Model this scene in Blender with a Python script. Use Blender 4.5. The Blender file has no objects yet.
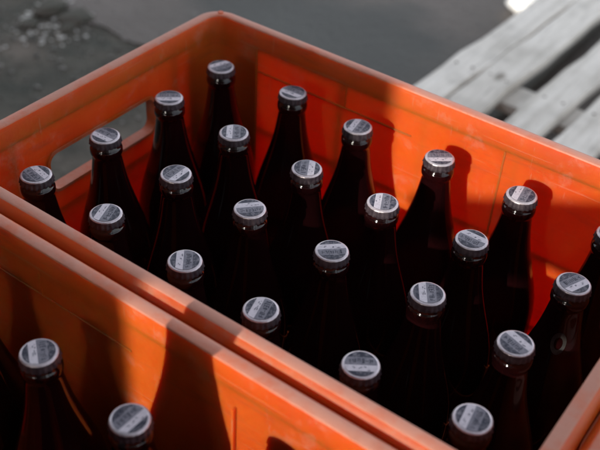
import bpy, bmesh, math, random
from mathutils import Vector, Matrix
random.seed(7)
PI = math.pi
sc = bpy.context.scene
COL = sc.collection

# ------------------------------------------------------------------ camera
cam = bpy.data.cameras.new('camera'); camo = bpy.data.objects.new('camera', cam); COL.objects.link(camo)
CR = Matrix(((0.80717081, -0.40495209, 0.42952193), (0.58811023, 0.4887711, -0.64438278), (0.05100625, 0.77273321, 0.63267824)))
CC = Vector((0.34454028, -0.54519155, 0.50209701))
camo.matrix_world = Matrix.Translation(CC) @ CR.to_4x4()
cam.sensor_width = 36; cam.lens = 942.536 / 600 * 36; cam.clip_start = 0.01; cam.clip_end = 500
cam.dof.use_dof = True; cam.dof.focus_distance = 0.80; cam.dof.aperture_fstop = 6.3
sc.camera = camo
# ------------------------------------------------------------------ sky, sun, exposure
SX, SZ = -0.02, -0.40                       # sunlight travels along (SX, 1, SZ)
el = math.atan(-SZ)
w = bpy.data.worlds.new('World'); sc.world = w; w.use_nodes = True
nt = w.node_tree; bg = nt.nodes['Background']
sky = nt.nodes.new('ShaderNodeTexSky'); sky.sky_type = 'NISHITA'; sky.sun_disc = False
sky.sun_elevation = el; sky.sun_rotation = math.radians(180); sky.dust_density = 2.0; sky.air_density = 1.0; sky.ozone_density = 0.3
hs_ = nt.nodes.new('ShaderNodeHueSaturation'); hs_.inputs['Saturation'].default_value = .36; nt.links.new(sky.outputs[0], hs_.inputs['Color']); nt.links.new(hs_.outputs[0], bg.inputs[0]); bg.inputs[1].default_value = 0.15
sun = bpy.data.lights.new('sun', 'SUN'); sun.energy = 2.0; sun.angle = math.radians(0.5); sun.color = (1, 0.93, 0.82)
suno = bpy.data.objects.new('sun', sun); COL.objects.link(suno)
suno.rotation_euler = Vector((SX, 1, SZ)).to_track_quat('-Z', 'Y').to_euler()
sc.view_settings.view_transform = 'Standard'; sc.view_settings.look = 'None'
sc.view_settings.exposure = 1.4; sc.view_settings.gamma = 1

# ------------------------------------------------------------------ helpers
def tag(o, label=None, cat=None, group=None, kind=None):
    if label: o['label'] = label
    if cat: o['category'] = cat
    if group: o['group'] = group
    if kind: o['kind'] = kind
    return o
def empty(name, loc, rz=0):
    o = bpy.data.objects.new(name, None); COL.objects.link(o); o.location = loc; o.rotation_euler = (0, 0, rz)
    o.empty_display_size = .05
    return o
def obj(name, bm, mats, parent=None, smooth=True, ang=35):
    me = bpy.data.meshes.new(name)
    bmesh.ops.recalc_face_normals(bm, faces=bm.faces)
    bm.to_mesh(me); bm.free()
    for m in (mats if isinstance(mats, (list, tuple)) else [mats]): me.materials.append(m)
    o = bpy.data.objects.new(name, me); COL.objects.link(o)
    if smooth:
        me.polygons.foreach_set('use_smooth', [True] * len(me.polygons))
        me.set_sharp_from_angle(angle=math.radians(ang))
    if parent: o.parent = parent
    return o
def box(bm, x0, x1, y0, y1, z0, z1, bev=0, mat=0, M=None):
    r = bmesh.ops.create_cube(bm, size=1)
    vs = r['verts']
    for v in vs:
        v.co = Vector(((x0 + x1) / 2 + v.co.x * (x1 - x0), (y0 + y1) / 2 + v.co.y * (y1 - y0), (z0 + z1) / 2 + v.co.z * (z1 - z0)))
    fs = list({f for v in vs for f in v.link_faces})
    for f in fs: f.material_index = mat
    if bev:
        es = list({e for v in vs for e in v.link_edges})
        g = bmesh.ops.bevel(bm, geom=es, offset=bev, segments=2, profile=.5, affect='EDGES')
        vs = list({v for f in g['faces'] for v in f.verts} | {v for v in vs if v.is_valid})
    if M:
        for v in vs: v.co = M @ v.co
    return vs
def lathe(bm, prof, n=40, mat=0, cap0=True, cap1=True):
    rings = []
    for r, z in prof:
        rings.append([bm.verts.new((r * math.cos(2 * PI * k / n), r * math.sin(2 * PI * k / n), z)) for k in range(n)])
    for a, b in zip(rings, rings[1:]):
        for k in range(n):
            f = bm.faces.new((a[k], a[(k + 1) % n], b[(k + 1) % n], b[k])); f.material_index = mat
    if cap0: bm.faces.new(rings[0][::-1]).material_index = mat
    if cap1: bm.faces.new(rings[-1]).material_index = mat
    return rings

class NM:                                   # node material builder
    def __init__(s, name):
        s.m = bpy.data.materials.new(name); s.m.use_nodes = True; s.t = s.m.node_tree
        s.b = s.t.nodes['Principled BSDF']
        s.co = s.t.nodes.new('ShaderNodeTexCoord')
    def n(s, ty, **k):
        nd = s.t.nodes.new(ty)
        for a, v in k.items():
            if hasattr(nd, a) and a not in nd.inputs: setattr(nd, a, v)
            else: nd.inputs[a].default_value = v
        return nd
    def l(s, a, b): s.t.links.new(a, b)
    def noise(s, scale, detail=4, rough=.55, vec=None, stretch=None):
        v = vec or s.co.outputs['Object']
        if stretch:
            mp = s.n('ShaderNodeMapping'); mp.inputs['Scale'].default_value = stretch; s.l(v, mp.inputs[0]); v = mp.outputs[0]
        nd = s.n('ShaderNodeTexNoise'); nd.inputs['Scale'].default_value = scale; nd.inputs['Detail'].default_value = detail
        nd.inputs['Roughness'].default_value = rough; s.l(v, nd.inputs['Vector']); return nd.outputs['Fac']
    def ramp(s, fac, stops):
        r = s.n('ShaderNodeValToRGB'); e = r.color_ramp.elements
        while len(e) < len(stops): e.new(.5)
        for q, (p, c) in zip(e, stops):
            q.position = p; q.color = (*c, 1) if not isinstance(c, (int, float)) else (c, c, c, 1)
        s.l(fac, r.inputs[0]); return r.outputs[0]
    def mix(s, fac, a, b):
        m = s.n('ShaderNodeMix', data_type='RGBA')
        for k, v in ((0, fac), (6, a), (7, b)):
            if isinstance(v, (int, float)): m.inputs[k].default_value = v
            elif isinstance(v, tuple): m.inputs[k].default_value = (*v, 1)
            else: s.l(v, m.inputs[k])
        return m.outputs[2]
    def bump(s, h, strength=.3, dist=.002):
        b = s.n('ShaderNodeBump'); b.inputs['Strength'].default_value = strength; b.inputs['Distance'].default_value = dist
        s.l(h, b.inputs['Height']); s.l(b.outputs[0], s.b.inputs['Normal'])
    def set(s, **k):
        for a, v in k.items():
            a = a.replace('_', ' ')
            if hasattr(v, 'is_linked') or hasattr(v, 'links'): s.l(v, s.b.inputs[a])
            else: s.b.inputs[a].default_value = (*v, 1) if isinstance(v, tuple) else v
        return s

def plastic(name, wear, base=(.58, .087, .006), dark=(.49, .060, .005), pale=(.50, .21, .145), rough=.36, trans=0.0):
    M = NM(name)
    c = M.mix(M.ramp(M.noise(14, 5), [(.35, 0), (.7, 1)]), base, dark)
    # rubbed, sun-bleached and scratched areas
    s1 = M.noise(30, 8, .7); s2 = M.noise(9, 6, .7, stretch=(1, 1, 6))
    wr = M.ramp(s1, [(max(0, .62 - wear * .55), 0), (min(1, .95 - wear * .55), 1)])
    c = M.mix(wr, c, pale)
    gr = M.ramp(s2, [(.58, 0), (.8, .55)])
    c = M.mix(gr, c, (.16, .06, .03))
    M.set(Base_Color=c, Roughness=M.ramp(s1, [(.3, rough), (.75, rough + .28)]), IOR=1.46)
    sc1 = M.noise(38, 3, .5, stretch=(.25, .25, 9)); sc2 = M.noise(55, 3, .5, stretch=(5, 5, .35))
    k1 = M.ramp(sc1, [(.66, 0), (.70, 1)]); k2 = M.ramp(sc2, [(.68, 0), (.71, 1)])
    mx_ = M.n('ShaderNodeMath', operation='MAXIMUM'); M.l(k1, mx_.inputs[0]); M.l(k2, mx_.inputs[1])
    c = M.mix(M.n('ShaderNodeMath', operation='MULTIPLY').outputs[0], c, pale); ml = c.node.inputs[0].links[0].from_node
    M.l(mx_.outputs[0], ml.inputs[0]); ml.inputs[1].default_value = .30
    M.l(c, M.b.inputs['Base Color'])
    hb = M.n('ShaderNodeMath', operation='ADD'); M.l(M.noise(160, 4), hb.inputs[0]); M.l(s1, hb.inputs[1])
    M.bump(hb.outputs[0], .30, .0008)
    if trans:
        M.b.inputs['Subsurface Weight'].default_value = trans
        M.b.inputs['Subsurface Scale'].default_value = .028
        M.b.inputs['Subsurface Radius'].default_value = (1, .12, .04)
    return M.m
P_WALL = plastic('orange_crate_plastic', .12, trans=.85)
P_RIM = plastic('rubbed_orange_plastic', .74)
P_RIM2 = plastic('scuffed_orange_plastic', .4)
P_GRID = plastic('orange_divider_plastic', .1)

G = NM('brown_bottle_glass')
G.set(Base_Color=(.022, .004, .005), Roughness=.06, IOR=1.5); G.b.inputs['Transmission Weight'].default_value = .6
G.b.inputs['Roughness'].default_value = .08
GLASS = G.m
T = NM('bottle_cap_tin'); s1 = T.noise(260, 6, .7)
T.set(Base_Color=T.ramp(s1, [(.3, (.44, .385, .41)), (.7, (.66, .59, .62))]), Metallic=.6, Roughness=T.ramp(T.noise(120, 4), [(.3, .28), (.8, .5)]))
T.bump(s1, .15, .0003); TIN = T.m
def ink(name, c, met=.25, rough=.38):
    M = NM(name); oi = M.n('ShaderNodeObjectInfo'); va = M.n('ShaderNodeVectorMath', operation='ADD'); M.l(M.co.outputs['Object'], va.inputs[0]); M.l(oi.outputs['Random'], va.inputs[1]); s = M.noise(300, 6, .8, va.outputs[0])
    M.set(Base_Color=M.mix(M.ramp(s, [(.46, 0), (.72, .75)]), c, (.34, .31, .34)), Metallic=met, Roughness=rough); return M.m
SK = NM('dark_cap_skirt'); SK.set(Base_Color=SK.ramp(SK.noise(200, 4), [(.35, (.03, .02, .028)), (.75, (.09, .07, .08))]), Metallic=.3, Roughness=.5); SKIRT = SK.m
INK_D = ink('dark_navy_ink', (.012, .012, .03)); INK_L = ink('pale_silver_ink', (.60, .54, .58)); INK_M = ink('grey_lilac_ink', (.15, .14, .17))
LB = NM('worn_neck_print'); LB.set(Base_Color=LB.ramp(LB.noise(150, 4), [(.35, (.012, .012, .015)), (.7, (.05, .05, .045))]), Roughness=.6); NLAB = LB.m

# ------------------------------------------------------------------ floor
F = NM('dirty_concrete')
ob = F.co.outputs['Object']
n1 = F.noise(3.2, 8, .7, ob); n2 = F.noise(9, 8, .65, ob); n3 = F.noise(70, 6, .7, ob)
c = F.ramp(n1, [(.38, (.052, .052, .040)), (.5, (.092, .080, .062)), (.62, (.155, .125, .10))])
c = F.mix(F.ramp(n2, [(.40, .0), (.70, .6)]), c, (.045, .044, .038))
c = F.mix(F.ramp(n3, [(.62, 0), (.78, .5)]), c, (.22, .21, .19))
F.set(Base_Color=c, Roughness=F.ramp(n2, [(.3, .6), (.7, .85)]), Specular_IOR_Level=.25)
hs = F.mix(.35, n2, n3); F.bump(hs, .9, .02)
FZ = -0.60
bm = bmesh.new(); bmesh.ops.create_grid(bm, x_segments=80, y_segments=80, size=1)
for v in bm.verts:
    sx = v.co.x; sy = v.co.y
    v.co = Vector((math.copysign(abs(sx) ** 2.2, sx) * 60 - .6, math.copysign(abs(sy) ** 2.2, sy) * 60 + 1, 0))
fl = obj('floor', bm, F.m); fl.location = (0, 0, FZ); tag(fl, kind='structure')

# ------------------------------------------------------------------ crate
HX, HY = .2665, .177       # inner half sizes
H = .0272; RF = .0098; RW = .0158      # rim top height and width
ZB = -.292                 # underside of the crate
def rrect(off, rad, n=8, dens=9):
    hx, hy, r = HX + off, HY + off, rad + off
    pts = []
    for cx, cy, a0 in ((hx - r, hy - r, 0), (-hx + r, hy - r, 90), (-hx + r, -hy + r, 180), (hx - r, -hy + r, 270)):
        for k in range(n + 1):
            a = math.radians(a0 + 90 * k / n); pts.append(Vector((cx + r * math.cos(a), cy + r * math.sin(a), 0)))
    return pts
def sweep(bm, prof, closed=True, rad=.016, mat=0):
    loops = [[bm.verts.new((q.x, q.y, z)) for q in rrect(o, rad)] for o, z in prof]
    L = list(zip(loops, loops[1:] + loops[:1])) if closed else list(zip(loops, loops[1:]))
    for a, b in L:
        n = len(a)
        for k in range(n): bm.faces.new((a[k], a[(k + 1) % n], b[(k + 1) % n], b[k])).material_index = mat
    return loops
HOLE = (.0725, -.0725, -.031, .010)     # half length, z low, z high, corner radius
def hole_loop(grow, n=6):
    hl, z0, z1, r = HOLE; hl += grow; z0 -= grow; z1 += grow; r += grow
    out = []
    for cy, cz, a0 in ((hl - r, z1 - r, 0), (-hl + r, z1 - r, 90), (-hl + r, z0 + r, 180), (hl - r, z0 + r, 270)):
        for k in range(n + 1):
            a = math.radians(a0 + 90 * k / n); out.append((cy + r * math.cos(a), cz + r * math.sin(a)))
    return out
def cut_holes(o):
    bm = bmesh.new()
    for s in (-1, 1):
        lp = hole_loop(.001)
        a = [bm.verts.new((s * (HX - .03), y, z - ZB)) for y, z in lp]; b = [bm.verts.new((s * (HX + .03), y, z - ZB)) for y, z in lp]
        n = len(a)
        for k in range(n): bm.faces.new((a[k], a[(k + 1) % n], b[(k + 1) % n], b[k]))
        bm.faces.new(a); bm.faces.new(b)
    c = obj('cutter', bm, P_WALL); c.matrix_world = o.matrix_world
    md = o.modifiers.new('cut', 'BOOLEAN'); md.object = c; md.solver = 'EXACT'; md.operation = 'DIFFERENCE'
    bpy.context.view_layer.update()
    dg = bpy.context.evaluated_depsgraph_get()
    me = bpy.data.meshes.new_from_object(o.evaluated_get(dg))
    o.modifiers.clear(); o.data = me; me.name = 'wall'
    bpy.data.objects.remove(c)
    me.set_sharp_from_angle(angle=math.radians(35))
def make_crate(loc, label, rib, cat='bottle crate', group=None, rz=0, ribl=-.093, raised=False):
    t = empty('bottle_crate', (0, 0, ZB)); tag(t, label, cat, group)
    up = -ZB
    bm = bmesh.new(); th = .0045
    sweep(bm, [(0, H - .018 + up), (0, .006), (th, .006), (th, H - .018 + up)])
    wl = obj('wall', bm, P_WALL, t)
    bpy.context.view_layer.update(); cut_holes(wl)
    # rim: a rounded hollow lip standing a little proud of the wall
    bm = bmesh.new(); b = .0018
    z0, z1 = H - .024 + up, H + up
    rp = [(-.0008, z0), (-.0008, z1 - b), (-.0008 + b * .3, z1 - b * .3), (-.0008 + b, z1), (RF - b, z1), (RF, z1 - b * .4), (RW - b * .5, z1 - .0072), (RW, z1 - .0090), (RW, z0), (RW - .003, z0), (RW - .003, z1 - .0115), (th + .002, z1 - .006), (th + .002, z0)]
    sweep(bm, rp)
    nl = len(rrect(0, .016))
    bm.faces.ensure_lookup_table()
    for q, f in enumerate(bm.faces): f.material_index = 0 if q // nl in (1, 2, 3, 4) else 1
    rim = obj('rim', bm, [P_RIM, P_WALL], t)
    bm = bmesh.new()
    bmesh.ops.create_cone(bm, cap_ends=True, segments=16, radius1=.0032, radius2=.0028, depth=.0012, matrix=Matrix.Translation((-HX + .004, HY + .002, H + up + .0004)))
    obj('moulding_mark', bm, P_GRID, rim)
    # fine moulded lines on the inside of the long walls
    for s in (1, -1):
        def line(x0, x1, za, zb, d=.0011, nm='inner_rib'):
            bm = bmesh.new(); y0, y1 = sorted((s * (HY + .001), s * (HY - d)))
            box(bm, x0, x1, y0, y1, za + up, zb + up, .0004); obj(nm, bm, P_WALL, t)
        line(-.2085, -.012, -.0246, -.0230); line(ribl - .0008, ribl + .0008, -.0229, .0025)
        line(.2095, .2110, -.24, .0025)
        line(rib - .0009, rib + .0009, -.25, .0025 if not raised else -.013, .0011 if not raised else .0042)
        line(-.2110, -.2095, -.25, .0025)
    # thicker corners, outside
    for i in range(4):
        bm = bmesh.new(); secs = []
        for off, z in ((th - .0003, .001), (th - .0003, z0 + .003), (RW - .0015, z0 + .003), (RW - .0015, .001)):
            arc = rrect(off, .016)[i * 9:i * 9 + 9]
            e0, e1 = arc[0].copy(), arc[-1].copy()
            for e in (e0, e1):
                if abs(abs(e.x) - (HX + off)) < 1e-5: e.y = math.copysign(HY - .045, e.y)
                else: e.x = math.copysign(.2095, e.x)
            secs.append([bm.verts.new((q.x, q.y, z)) for q in [e0] + arc + [e1]])
        for sa, sb in zip(secs, secs[1:] + secs[:1]):
            for k in range(len(sa) - 1): bm.faces.new((sa[k], sa[k + 1], sb[k + 1], sb[k]))
        bm.faces.new([q[0] for q in secs]); bm.faces.new([q[-1] for q in secs][::-1])
        obj('corner_post', bm, P_GRID, t)
    # stiffening ribs outside
    def rib_(*a): bm = bmesh.new(); box(bm, *a); obj('outer_rib', bm, P_WALL, t)
    for s in (1, -1):
        for x in (-.1, 0, .1):
            y0, y1 = sorted((s * (HY + th - .0005), s * (HY + RW - .002)))
            rib_(x - .002, x + .002, y0, y1, .02, z0 + .002, .0005)
        for z in (.10, .19):
            y0, y1 = sorted((s * (HY + th - .0005), s * (HY + RW - .0035)))
            rib_(-.2090, .2090, y0, y1, z, z + .004, .0005)
            x0, x1 = sorted((s * (HX + th - .0005), s * (HX + RW - .0035)))
            rib_(x0, x1, -HY + .0455, HY - .0455, z, z + .004, .0005)
        for y in (-.11, .11):
            x0, x1 = sorted((s * (HX + th - .0005), s * (HX + RW - .002)))
            rib_(x0, x1, y - .002, y + .002, .02, z0 + .002, .0005)
    # hand hole collars
    for s in (-1, 1):
        bm = bmesh.new()
        secs = [(0, -.0010), (.0035, -.0010), (.0035, .0105), (0, .0115)]
        L = [[bm.verts.new((s * (HX + d), y, z + up)) for y, z in hole_loop(gw)] for gw, d in secs]
        for a, b2 in zip(L, L[1:] + L[:1]):
            n = len(a)
            for k in range(n): bm.faces.new((a[k], a[(k + 1) % n], b2[(k + 1) % n], b2[k]))
        obj('handle', bm, P_RIM2, t)
    # bottom and the divider grid
    bm = bmesh.new(); lp = rrect(-.0005, .016)
    for z in (.0, .008):
        pass
    a = [bm.verts.new((q.x, q.y, 0)) for q in lp]; b2 = [bm.verts.new((q.x, q.y, .008)) for q in lp]; n = len(a)
    for k in range(n): bm.faces.new((a[k], a[(k + 1) % n], b2[(k + 1) % n], b2[k]))
    bm.faces.new(a[::-1]); bm.faces.new(b2)
    obj('bottom', bm, P_GRID, t)
    bm = bmesh.new()
    for i in range(1, 6): box(bm, -.258 + i * .086 - .001, -.258 + i * .086 + .001, -HY + .0018, HY - .0018, .0082, .12, 0)
    for j in range(1, 4): box(bm, -HX + .0005, HX - .0005, -.172 + j * .086 - .001, -.172 + j * .086 + .001, .0082, .1192, 0)
    obj('divider', bm, P_GRID, t)
    t.location = (loc[0], loc[1], ZB + loc[2]); t.rotation_euler.z = rz
    return t
main_c = (.003, -.0008)
front_c = (-.010, -.3877)
crate = make_crate((*main_c, 0), 'scuffed orange plastic crate filled with rows of capped brown bottles, in the middle', .088)
crate2 = make_crate((*front_c, 0), 'orange crate at the lower left corner, pushed against the near side of the full crate', .088, ribl=-.1085, raised=True)
crate3 = make_crate((.003 + .5665, -.012, -.004), 'pale scuffed rim of a crate at the bottom right corner, beside the full crate', .088)
def copy_tree(o, parent=None):
    c = o.copy(); COL.objects.link(c)
    if parent: c.parent = parent
    for ch in list(o.children): copy_tree(ch, c)
    return c
ph = H - .002 - ZB
for src, lb in ((crate, 'orange crate on the floor carrying the full crate of bottles'), (crate2, 'orange crate on the floor carrying the lower left crate'), (crate3, 'orange crate on the floor carrying the lower right crate')):
    c = copy_tree(src); c.location.z = FZ + .0005; c['label'] = lb
# the lower crates' rims meet the undersides of the upper ones: floor height set from that
fl.location.z = FZ = ZB - (H - ZB) - .001
for o in COL.objects:
    if o.parent is None and o.name.startswith('bottle_crate') and o.location.z < -.5: o.location.z = FZ + .0005 + (-.004 if o.location.x > .4 else 0)

# ------------------------------------------------------------------ bottles
def bottle_proto(hs=1.0):
    t = empty('beer_bottle', (0, 0, 0))
    zt = .278
    prof = [(.020, .004), (.030, .0015), (.0345, 0), (.0365, .003), (.0372, .010), (.0372, .135), (.0365, .150), (.0345, .164), (.0312, .178), (.0272, .192),
            (.0232, .206), (.0198, .219), (.0172, .231), (.0154, .242), (.0142, .251), (.0136, .2565), (.0137, .2585), (.0146, .2600), (.0151, .2618), (.0151, .2655), (.0144, .2672), (.0134, .2680), (.0132, .2745), (.0115, .2768)]
    bm = bmesh.new(); lathe(bm, prof, 48)
    obj('glass_body', bm, GLASS, t, ang=50)
    # crown cap
    bm = bmesh.new(); n = 84; rings = []
    for r, z, f in ((.0001, .27890, 0), (.006, .27885, 0), (.0118, .2787, 0), (.0130, .2784, 0), (.0138, .2776, .1), (.0141, .2758, .55), (.0144, .2735, 1), (.0150, .2716, 1.2), (.0147, .2712, 1.1), (.0136, .2738, .4), (.0133, .2768, 0)):
        ring = []
        for k in range(n):
            a = 2 * PI * k / n; rr = r + f * .00045 * math.cos(21 * a)
            ring.append(bm.verts.new((rr * math.cos(a), rr * math.sin(a), z)))
        rings.append(ring)
    for a, b in zip(rings, rings[1:]):
        for k in range(n): bm.faces.new((a[k], a[(k + 1) % n], b[(k + 1) % n], b[k]))
    bm.faces.new(rings[0])
    for q, f in enumerate(bm.faces): f.material_index = 1 if n * 4 <= q < n * 10 else 0
    capo = obj('cap', bm, [TIN, SKIRT], t, ang=60)
    return t, capo
def prints(seed, capo):
    # printed disc: dark ground, pale band, grey lettered field
    bm = bmesh.new(); R = .0116; z = .27905
    def seg(y0, y1, mi, zz):
        n = 14; up_, dn = [], []
        for k in range(n + 1):
            pass
        def xs(y): return math.sqrt(max(0, R * R - y * y))
        L = [(-xs(y0 + (y1 - y0) * k / n), y0 + (y1 - y0) * k / n) for k in range(n + 1)]
        Rr = [(xs(y0 + (y1 - y0) * k / n), y0 + (y1 - y0) * k / n) for k in range(n + 1)]
        va = [bm.verts.new((x, y, zz)) for x, y in L]; vb = [bm.verts.new((x, y, zz)) for x, y in Rr]
        for k in range(n):
            q = [va[k], vb[k], vb[k + 1], va[k + 1]]
            try: bm.faces.new(q).material_index = mi
            except ValueError: pass
    seg(-R * .999, -.0062, 0, z); seg(-.0062, .0012, 2, z); seg(.0012, .0070, 1, z); seg(.0070, R * .999, 0, z)
    rnd = random.Random(seed)                  # worn letter-like strokes in the grey field
    x = -.0086
    while x < .0078:
        w_ = rnd.uniform(.0010, .0026); hgt = rnd.uniform(.0030, .0046); y0 = -.0054 + rnd.uniform(0, .0008)
        for k in range(3):
            if rnd.random() < .5: box(bm, x, x + w_, y0 + k * hgt * .45, y0 + k * hgt * .45 + .0006, z, z + .0001, 0, 0)
        for dx in (0, w_ - .0006):
            if rnd.random() < .65: box(bm, x + dx, x + dx + .0006, y0 + rnd.uniform(0, .001), y0 + hgt, z + .00004, z + .00012, 0, 0)
        x += w_ + rnd.uniform(.0005, .0011)
    for k in range(7):                       # specks lost from the pale band
        xx, yy = rnd.uniform(-.007, .007), rnd.uniform(.0018, .0058)
        box(bm, xx, xx + rnd.uniform(.0006, .0022), yy, yy + rnd.uniform(.0003, .0009), z, z + .0001, 0, 2)
    return obj('cap_print', bm, [INK_D, INK_L, INK_M], capo, smooth=False)
proto, capo0 = bottle_proto(); prints(3, capo0)
PM = []
for q in (11, 24, 35, 46, 58): 
    o_ = prints(q, capo0); PM.append(o_.data); bpy.data.objects.remove(o_)
bpy.context.view_layer.update()
BT = .279                                     # height of the cap top above the bottle's foot
base_z = ZB + .0085
def img_dir(x, y, a):                         # world heading of a band seen at angle a in the picture
    a = math.radians(a)
    def un(dx, dy):
        p = Vector((x, y, 0)); q = CR.transposed() @ (p - CC)
        u, v = q.x / -q.z + dx, q.y / -q.z + dy
        d = CR @ Vector((u, v, -1)); t = -CC.z / d.z
        return CC + d * t
    e = 1e-3; d = un(e * math.cos(a), e * math.sin(a)) - un(0, 0)
    return math.atan2(d.y, d.x)
caps = {
 'A': [(-0.2159, 0.1263, 15, 1), (-0.1275, 0.1341, -20, -1), (-0.0422, 0.125, 50, 1), (0.0457, 0.1312, 0, -1), (0.1314, 0.1288, 60, 1), (.2175, .129, 30, 1)],
 'B': [(-0.2156, 0.0453, 0, -1), (-0.1271, 0.0389, 85, 1), (-0.0396, 0.0364, 80, -1), (0.041, 0.0383, 80, 1), (0.1261, 0.0436, -25, 1), (0.2163, 0.0474, 25, -1)],
 'C': [(-0.2155, -0.0432, -25, -1), (-0.125, -0.0454, 35, -1), (-0.043, -0.0426, 5, 1), (0.0429, -0.0431, 3, 1), (0.1304, -0.0376, 95, 1), (0.2089, -0.0429, -40, 1)],
 'D': [(-0.2176, -0.1253, -40, 1), (-0.1318, -0.1254, 55, 1), (-0.0413, -0.1282, 85, 1), (0.04, -0.1338, 60, 1), (0.13, -0.1329, -3, -1), (0.217, -0.1262, 65, 1)]}
rown = {'A': 'row along the far wall', 'B': 'second row', 'C': 'third row', 'D': 'row along the near wall'}
ordn = ['leftmost', 'second from the left', 'third from the left', 'third from the right', 'second from the right', 'rightmost']
first = [True]; cnt = [0]
def place(x, y, a, side, gx, gy, label, group, top=0.0, sc_=1.0, zb=None):
    o = proto if first[0] else copy_tree(proto); first[0] = False
    zb = base_z if zb is None else zb
    # foot near the middle of its cell, cap where the photograph has it
    fx, fy = gx + (x - gx) * .45, gy + (y - gy) * .45
    d = Vector((x - fx, y - fy, BT)); h = img_dir(x, y, a) + (0 if side > 0 else PI)
    q = Vector((0, 0, 1)).rotation_difference(d.normalized()) @ Matrix.Rotation(h, 3, 'Z').to_quaternion()
    o.rotation_mode = 'QUATERNION'; o.rotation_quaternion = q
    o.location = (fx, fy, zb + .0372 * math.hypot(d.x, d.y) / BT); o.scale = (sc_, sc_, sc_ )
    tag(o, label, 'beer bottle', group)
    cnt[0] += 1
    for ch in o.children:
        for g2 in ch.children:
            if g2.name.startswith('cap_print') and cnt[0] % 6: g2.data = PM[(cnt[0] * 7) % 5]
    return o
SC = (-base_z) / BT                            # bottle scaled so that the cap tops lie at z = 0
for j, (k, lst) in enumerate(caps.items()):
    for i, (x, y, a, s) in enumerate(lst):
        gx, gy = main_c[0] + (i - 2.5) * .086, main_c[1] + (1.5 - j) * .086
        b = place(x, y, a, s, gx, gy, 'brown bottle in the full crate, %s of its %s' % (ordn[i].replace('from the left', 'from left').replace('from the right', 'from right'), rown[k]), 'bottles standing in the full orange crate', sc_=SC)
        if (k, i) == ('B', 5): lab_b = b
fr = [(-.226, -.266, 20, 1), (-.141, -.264, 60, 1), (-.0556, -.2673, 97, 1), (.0363, -.2708, 40, -1), (.122, -.268, 10, 1), (.206, -.265, 10, 1)]
fl_ = {2: 'brown bottle in the front crate, nearest the left edge of the photo', 3: 'brown bottle in the front crate standing before the sunlit strip of its wall'}
for i, (x, y, a, s) in enumerate(fr):
    gx, gy = front_c[0] + (i - 2.5) * .086, front_c[1] + 1.5 * .086
    place(x, y, a, s, gx, gy, fl_.get(i, 'brown capped bottle in the front crate, %s along its back row' % ordn[i]), 'bottles standing in the front orange crate', sc_=SC)
gx = front_c[0] + .5 * .086
tall = place(.041, -.437, 0, 1, gx + .006, front_c[1] - .043, 'tall large brown bottle added out of view in the front crate for its shadow band', 'bottles standing in the front orange crate', sc_=1.55)  # unseen bottle added to cast the dark band over the crate wall and rims
# oval neck emblem on the right-hand bottle
bm = bmesh.new(); n = 28; ro, ri = 1.0, .62
hd = CC - Vector((.2163, .0474, -.05)); ang0 = math.atan2(hd.y, hd.x) + .15
loc_rot = lab_b.rotation_quaternion.to_matrix().inverted()
L = []
def rad_at(z):
    tab = [(.178, .0312), (.192, .0272), (.206, .0232), (.219, .0198), (.231, .0172), (.242, .0154), (.251, .0142)]
    for (za, ra), (zb_, rb) in zip(tab, tab[1:]):
        if za <= z <= zb_: return ra + (rb - ra) * (z - za) / (zb_ - za)
    return .0372
for rr in (1.0, .55):
    ring = []
    for k in range(n):
        a = 2 * PI * k / n; z = .228 + .0105 * rr * math.sin(a); r = rad_at(z) + .0003
        th_ = .0062 * rr * math.cos(a) / r
        dv = loc_rot @ Vector((math.cos(ang0 + th_), math.sin(ang0 + th_), 0)); dv.z = 0; dv.normalize()
        ring.append(bm.verts.new((dv.x * r, dv.y * r, z)))
    L.append(ring)
for k in range(n): bm.faces.new((L[0][k], L[0][(k + 1) % n], L[1][(k + 1) % n], L[1][k]))
obj('neck_emblem', bm, NLAB, lab_b)

# ------------------------------------------------------------------ pallet
W = NM('weathered_pale_wood')
g1 = W.noise(6, 8, .65, stretch=(10, .6, 10)); g2 = W.noise(12, 5, .6)
c = W.ramp(g1, [(.3, (.50, .46, .40)), (.5, (.74, .69, .62)), (.7, (.85, .80, .73))])
c = W.mix(W.ramp(g2, [(.5, 0), (.75, .55)]), c, (.38, .355, .32))
vo = W.n('ShaderNodeTexVoronoi'); vo.inputs['Scale'].default_value = 9; mp_ = W.n('ShaderNodeMapping'); mp_.inputs['Scale'].default_value = (1, .55, 1); W.l(W.co.outputs['Object'], mp_.inputs[0]); W.l(mp_.outputs[0], vo.inputs['Vector'])
c = W.mix(W.ramp(vo.outputs['Distance'], [(.06, .85), (.12, 0)]), c, (.16, .13, .10))
g3 = W.noise(30, 5, .7, stretch=(9, .35, 9)); c = W.mix(W.ramp(g3, [(.60, 0), (.66, .7)]), c, (.22, .20, .17))
g4 = W.noise(3, 4, .6); c = W.mix(W.ramp(g4, [(.5, 0), (.7, .5)]), c, (.40, .36, .30))
W.set(Base_Color=c, Roughness=.7); W.bump(g1, .8, .004)
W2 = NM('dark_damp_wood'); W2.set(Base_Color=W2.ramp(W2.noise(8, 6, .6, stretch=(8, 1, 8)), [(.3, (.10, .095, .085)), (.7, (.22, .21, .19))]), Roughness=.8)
PZ = -.46
pal = empty('pallet', (-.35, 1.4, FZ + .0045), 0)
tag(pal, 'weathered pale grey wooden pallet lying on the floor behind the full crate', 'pallet')
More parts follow.
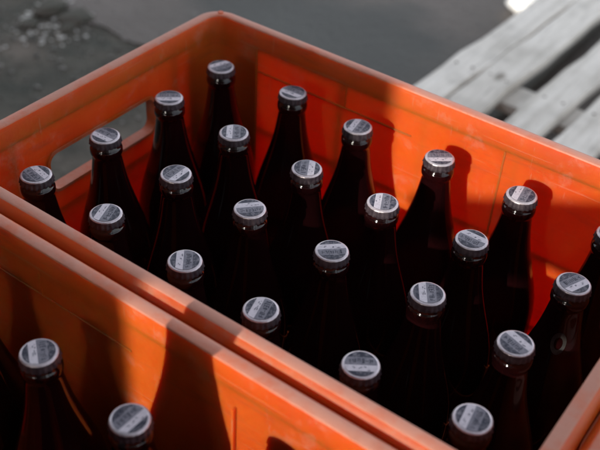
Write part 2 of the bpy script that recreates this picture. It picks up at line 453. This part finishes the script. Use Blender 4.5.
def pbox(name, x0, x1, y0, y1, z0, z1, mat, skew=0, bev=.003, par=pal):
    bm = bmesh.new(); vs = box(bm, x0, x1, y0, y1, z0, z1, 0)
    bmesh.ops.subdivide_edges(bm, edges=[e for e in bm.edges if abs((e.verts[0].co - e.verts[1].co).y) > .2], cuts=14)
    r = random.Random(int(abs(x0) * 1000))
    px = [r.uniform(0, 6) for _ in range(3)]
    for v in bm.verts:
        v.co.x += .0026 * math.sin(v.co.y * 17 + px[0] + (v.co.x > (x0 + x1) / 2) * 2) + .0022 * math.sin(v.co.y * 47 + px[1] + (v.co.x > (x0 + x1) / 2) * 3)
        v.co.z += .0015 * math.sin(v.co.y * 7 + px[2])
        v.co.x += skew * (v.co.y - 1.0)
        v.co -= Vector((-.35, 1.4, FZ))
    bmesh.ops.bevel(bm, geom=[e for e in bm.edges if e.is_manifold and e.calc_face_angle(0) > .5], offset=bev, segments=2, affect='EDGES')
    return obj(name, bm, mat, par)
Y0, Y1 = .72, 1.92
sk = .036
sets = [(-.388, -.3160), (-.3125, -.2345), (-.1885, -.1115), (-.088, -.008), (.05, .13), (.17, .25)]
for x0, x1 in sets: pbox('plank', x0, x1, Y0, Y1, PZ - .019, PZ, W.m, sk)
for ys in ((Y0 + .005, Y0 + .10), (1.02, 1.10), (1.78, 1.88)):
    bm = bmesh.new(); box(bm, -.385 + .35, .27 + .35, ys[0] - 1.4, ys[1] - 1.4, PZ - .042 - FZ, PZ - .0205 - FZ, .002)
    obj('stringer', bm, W.m, pal)
    for x0 in (-.38, -.10, .16):
        bm = bmesh.new(); box(bm, x0 + .35, x0 + .09 + .35, ys[0] - 1.4 + .002, ys[1] - 1.4 - .002, .018, PZ - .0425 - FZ, .002)
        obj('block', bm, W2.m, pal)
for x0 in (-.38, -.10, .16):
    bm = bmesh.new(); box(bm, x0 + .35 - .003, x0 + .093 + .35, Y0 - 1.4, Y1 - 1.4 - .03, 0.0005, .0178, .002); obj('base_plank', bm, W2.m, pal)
nm = NM('rusty_iron'); nm.set(Base_Color=(.12, .08, .06), Roughness=.6, Metallic=.5)
rr = random.Random(5); nail = None
for x0, x1 in sets:
    for y in (Y0 + .04, 1.06, 1.83):
        for k in (.25, .75):
            if nail is None:
                bm = bmesh.new(); bmesh.ops.create_cone(bm, cap_ends=True, segments=10, radius1=.0032, radius2=.0028, depth=.0012); nail = nn = obj('nail', bm, nm.m, pal)
            else: nn = nail.copy(); COL.objects.link(nn)
            nn.location = (x0 + (x1 - x0) * k + sk * (y - 1) + .35, y - 1.4 + rr.uniform(-.01, .01), PZ - FZ + .0012)

# ------------------------------------------------------------------ debris on the floor
PE = NM('pale_chips'); PE.set(Base_Color=PE.ramp(PE.noise(60, 4), [(.3, (.36, .34, .31)), (.7, (.75, .72, .67))]), Roughness=.7)
def lump(bm, x, y, s, rnd, flat=.5):
    r = bmesh.ops.create_icosphere(bm, subdivisions=2, radius=1)
    ax, ay = rnd.uniform(.6, 1.3), rnd.uniform(.6, 1.2); ph_ = rnd.uniform(0, 6)
    for v in r['verts']:
        k = 1 + .22 * math.sin(5 * v.co.x + ph_) * math.cos(4 * v.co.y + ph_) + rnd.uniform(-.1, .1)
        v.co = Vector((x + v.co.x * s * ax * k, y + v.co.y * s * ay * k, max(0, s * flat * .6 + v.co.z * s * flat * k)))
def un_floor(px, py, z):
    d = CR @ Vector(((px - 300) / 942.536, -(py - 225) / 942.536, -1)); t = (z - CC.z) / d.z
    return CC + d * t
rnd = random.Random(11)
chips = [(35, 13, .013), (40, 5, .010), (53, 15, .008), (22, 23, .011), (49, 26, .010), (59, 34, .014), (60, 39, .012), (42, 44, .010), (69, 41, .006), (12, 30, .006), (72, 3, .012), (80, 6, .009), (92, 16, .012), (58, 28, .008), (31, 17, .009), (66, 1, .010)]
wh = ['long pale', 'small pale', 'tiny round', 'flat pale', 'squat pale', 'largest pale', 'low wide pale', 'dull pale', 'tiny lone', 'leftmost small', 'mauve tinted', 'small angular', 'rightmost pale', 'tiny middle', 'little flat', 'topmost pale']
for i, (px, py, s) in enumerate(chips):
    q = un_floor(px, py, FZ)
    s *= .62; bm = bmesh.new(); lump(bm, 0, 0, s, rnd)
    o = obj('rubble_chip', bm, PE.m); o.location = (q.x, q.y, FZ)
    tag(o, wh[i] + ' chip of rubble on the dirty floor at the top left', 'rubble', 'pale rubble chips on the floor at the top left')
rn2 = random.Random(21); bm = bmesh.new()
for i in range(60):
    q = un_floor(rn2.gauss(42, 26), rn2.gauss(26, 15), FZ); lump(bm, q.x, q.y, rn2.uniform(.0025, .0065), rn2, .35)
o = obj('rubble_crumbs', bm, PE.m); o.location.z = FZ
tag(o, 'tiny pale crumbs of rubble strewn among the larger chips', 'rubble', kind='stuff')
MU = F.m
for i, (mx, my, ms, lb) in enumerate(((50, 12, .050, 'low dark clod of mud beside the pale chips, nearest the photo edge'), (76, 20, .040, 'low dark clod of mud along the ragged cement edge'), (30, 26, .030, 'small dark clod of mud left of the pale chips'), (66, 30, .028, 'small dark clod of mud right below the largest pale chip'))):
    q = un_floor(mx, my, FZ); bm = bmesh.new(); lump(bm, 0, 0, ms, rn2, .32)
    o = obj('mud_clod', bm, MU); o.location = (q.x, q.y, FZ - .002); tag(o, lb, 'mud clod', 'mud clods on the floor')
GV = NM('grit'); GV.set(Base_Color=GV.ramp(GV.noise(30, 3), [(.3, (.07, .068, .06)), (.7, (.25, .23, .21))]), Roughness=.85)
bm = bmesh.new()
for i in range(900):
    a = rnd.gauss(0, 1); b = rnd.gauss(0, 1)
    q = un_floor(50, 22, FZ); lump(bm, q.x + a * .28 - b * .1, q.y + b * .22 + a * .08, abs(rnd.gauss(.002, .002)) + .001, rnd)
g = obj('grit', bm, GV.m); g.location.z = FZ; tag(g, 'fine dark grit scattered over the floor at the top left', 'grit', kind='stuff')
# the ragged edge of a thin cement screed patch
bm = bmesh.new()
edge = [(-30, -30), (20, -12), (45, 0), (52, 5), (66, 9), (78, 14), (88, 24), (100, 26), (108, 30), (128, 42), (160, 52), (240, 46), (300, 95), (420, 150), (700, 300), (760, -160), (0, -160)]
vs = []
for (a, b), (c2, d2) in zip(edge, edge[1:] + edge[:1]):
    for k in range(8):
        t = k / 8; j = rnd.uniform(-1.6, 1.6)
        vs.append(un_floor(a + (c2 - a) * t + j, b + (d2 - b) * t + j, FZ))
up_ = [bm.verts.new((q.x, q.y, .004)) for q in vs]; dn = [bm.verts.new((q.x, q.y, -.01)) for q in vs]
n = len(up_)
for k in range(n): bm.faces.new((up_[k], up_[(k + 1) % n], dn[(k + 1) % n], dn[k]))
bm.faces.new(up_)
SCR = NM('mauve_cement'); a1 = SCR.noise(1.3, 6, .55); a2 = SCR.noise(40, 7, .7)
cc = SCR.ramp(a1, [(.36, (.11, .092, .080)), (.5, (.155, .130, .116)), (.64, (.24, .205, .185))]); cc = SCR.mix(SCR.ramp(a2, [(.5, 0), (.75, .4)]), cc, (.05, .045, .04))
qd = un_floor(322, 38, FZ)               # a darker rounded blotch in the cement
dm = SCR.n('ShaderNodeMapping'); dm.inputs['Location'].default_value = (-qd.x * 1.1, -qd.y * 1.6, 0); dm.inputs['Scale'].default_value = (1.1, 1.6, 0)
SCR.l(SCR.co.outputs['Object'], dm.inputs[0])
wn = SCR.n('ShaderNodeTexNoise'); wn.inputs['Scale'].default_value = 5; SCR.l(SCR.co.outputs['Object'], wn.inputs['Vector'])
wv = SCR.n('ShaderNodeVectorMath', operation='MULTIPLY_ADD'); SCR.l(wn.outputs['Color'], wv.inputs[0]); wv.inputs[1].default_value = (.5, .5, 0); SCR.l(dm.outputs[0], wv.inputs[2])
wl_ = SCR.n('ShaderNodeVectorMath', operation='LENGTH'); sb_ = SCR.n('ShaderNodeVectorMath', operation='SUBTRACT'); SCR.l(wv.outputs[0], sb_.inputs[0]); sb_.inputs[1].default_value = (.25, .25, 0); SCR.l(sb_.outputs[0], wl_.inputs[0])
cc = SCR.mix(SCR.ramp(wl_.outputs['Value'], [(.28, .9), (.55, 0)]), cc, (.070, .070, .066))
SCR.set(Base_Color=cc, Roughness=SCR.ramp(a1, [(.3, .5), (.7, .75)]), Specular_IOR_Level=.25); SCR.bump(a2, .8, .012)
pt = obj('cement_patch', bm, SCR.m, smooth=False); pt.location.z = FZ; tag(pt, kind='structure')
# white lump added in place of the bright glare at the pallet's far end
bm = bmesh.new(); r = bmesh.ops.create_icosphere(bm, subdivisions=4, radius=1)
from mathutils import noise as mn
for v in r['verts']:
    k = 1 + .28 * mn.noise(v.co * 2.6) + .12 * mn.noise(v.co * 7)
    v.co = Vector((v.co.x * .055 * k, v.co.y * .045 * k, max(0, .022 + v.co.z * .030 * k)))
WP = NM('glare_white'); WP.set(Base_Color=(.85, .85, .84), Roughness=.35); WP.bump(WP.noise(60, 5), .5, .004)
q = un_floor(528, 5, FZ + .03); o = obj('glare_lump', bm, WP.m, ang=80); o.location = (q.x, q.y, FZ + .0095)
tag(o, 'white lump standing in for the bright glare past the far end of the pallet', 'plastic scrap')

# ------------------------------------------------------------------ blockers added outside the frame to shape the light
BR = NM('grey_render'); k1 = BR.noise(4, 6, .6)
BR.set(Base_Color=BR.ramp(k1, [(.3, (.26, .24, .21)), (.7, (.36, .33, .30))]), Roughness=.85); BR.bump(BR.noise(40, 5), .4, .01)
YW = -2.5; ROOF_END = -0.55
bm = bmesh.new(); xw = -.028 + SX * (YW + .1)
box(bm, -5, 5, YW - .06, YW, 0, 3.2, .01)  # unseen wall added to keep sun off the left side
wl = obj('blocker_wall', bm, BR.m)
def cut(o, bm_):
    ct = obj('cutter', bm_, BR.m); md = o.modifiers.new('c', 'BOOLEAN'); md.object = ct; md.solver = 'EXACT'; bpy.context.view_layer.update()
    o.data = bpy.data.meshes.new_from_object(o.evaluated_get(bpy.context.evaluated_depsgraph_get())); o.modifiers.clear(); bpy.data.objects.remove(ct)
cutbm = bmesh.new(); box(cutbm, xw, .36, YW - 1, YW + 1, 1.31, 1.80); cut(wl, cutbm)  # opening shaped to admit only the wanted sunlight
cutbm = bmesh.new(); q = un_floor(528, 5, FZ + .03); hx_, hz_ = q.x + SX * (YW - q.y), q.z + SZ * (YW - q.y) - FZ; box(cutbm, hx_ - .05, hx_ + .05, YW - 1, YW + 1, hz_ - .05, hz_ + .05 + .08); cut(wl, cutbm)  # extra hole added so sunlight strikes the white lump
wl.location.z = FZ + .0005
tag(wl, 'grey wall with a light opening, added out of view to shape the sunlight', 'wall')
def back(x, z, Y, yf=.1756):                   # where the ray to (x, yf, z) crosses the plane y = Y
    d = Y - yf; return x + SX * d, z + SZ * d
# unseen corrugated roof added to cut sky light on the crates
rt = empty('blocker_roof', (0, -1.2, FZ + .0005))
tag(rt, 'grey corrugated roof on posts, added out of view to cut sky light', 'roof')
bm = bmesh.new(); box(bm, -2.36, -2.30, YW + .001, -.6, .0, 3.0, .01)  # unseen side wall added to block light from the left
w2 = obj('blocker_wall', bm, BR.m); w2.location.z = FZ + .0005; tag(w2, 'grey side wall added out of view to block light from the left', 'wall')
bm = bmesh.new(); nx = 160; L0 = []
RY0, RY1, RZ = -2.45, ROOF_END, 2.05
for j, (y, dz) in enumerate(((RY0, .12), (RY1, 0))):
    L0.append([[bm.verts.new((-2.2 + 4.4 * k / nx, y + 1.2, RZ + dz + .012 * math.sin(k * 1.05) + t_)) for k in range(nx + 1)] for t_ in (0, .0015)])
for t_ in (0, 1):
    for k in range(nx): bm.faces.new((L0[0][t_][k], L0[0][t_][k + 1], L0[1][t_][k + 1], L0[1][t_][k]))
for j in (0, 1):
    for k in range(nx): bm.faces.new((L0[j][0][k], L0[j][0][k + 1], L0[j][1][k + 1], L0[j][1][k]))
SH = NM('grey_sheet_metal'); SH.set(Base_Color=(.22, .21, .20), Roughness=.6, Metallic=.3)
obj('roof_sheet', bm, SH.m, rt)
for x in (-2.1, 2.1):
    for y in (RY0 + .1, RY1 - .08):
        bm = bmesh.new(); box(bm, x - .04, x + .04, y + 1.16, y + 1.24, 0, RZ - .0, .003); obj('post', bm, W2.m, rt)
YT = -1.7; hem = H + .012 + (-SZ) * (-.19 - YT)  # unseen canvas added to cast the sloping shadow edge on the far wall
bm = bmesh.new()
x1, z1 = back(.03, -.083, YT); x2, z2 = back(.30, .040, YT)
prof = [(x1, z1), (x2, z2), (x2 + .5, z2 + .22), (x2 + .5, hem), (x1 + .02, hem)]
prof = [(x1 - .03, z1 - .012), (x1, z1), (x2, z2), (1.0, z2 + (1.0 - x2) * .45), (1.0, hem), (x1 - .03, hem)]
px = [(x, z) for x, z in prof]
a = [bm.verts.new((x - 1.02, YT, z - FZ)) for x, z in px]; b_ = [bm.verts.new((x - 1.02, YT + .006, z - FZ)) for x, z in px]; n = len(a)
for k in range(n): bm.faces.new((a[k], a[(k + 1) % n], b_[(k + 1) % n], b_[k]))
bm.faces.new(a[::-1]); bm.faces.new(b_)
aw = empty('light_blocker', (1.02, YT, FZ))
CV = NM('grey_canvas'); CV.set(Base_Color=(.20, .20, .18), Roughness=.9); CV.bump(CV.noise(300, 3), .3, .001)
cv = obj('canvas', bm, CV.m, aw, smooth=False); cv.location.y = 0
for v in cv.data.vertices: v.co.y -= YT
bm = bmesh.new(); box(bm, -.025, .035, -.03, .03, .0005, 2.0, .003); obj('post', bm, W2.m, aw)
tag(aw, 'triangular grey canvas awning wing on a post, added out of view for its shadow edge', 'light_blocker')
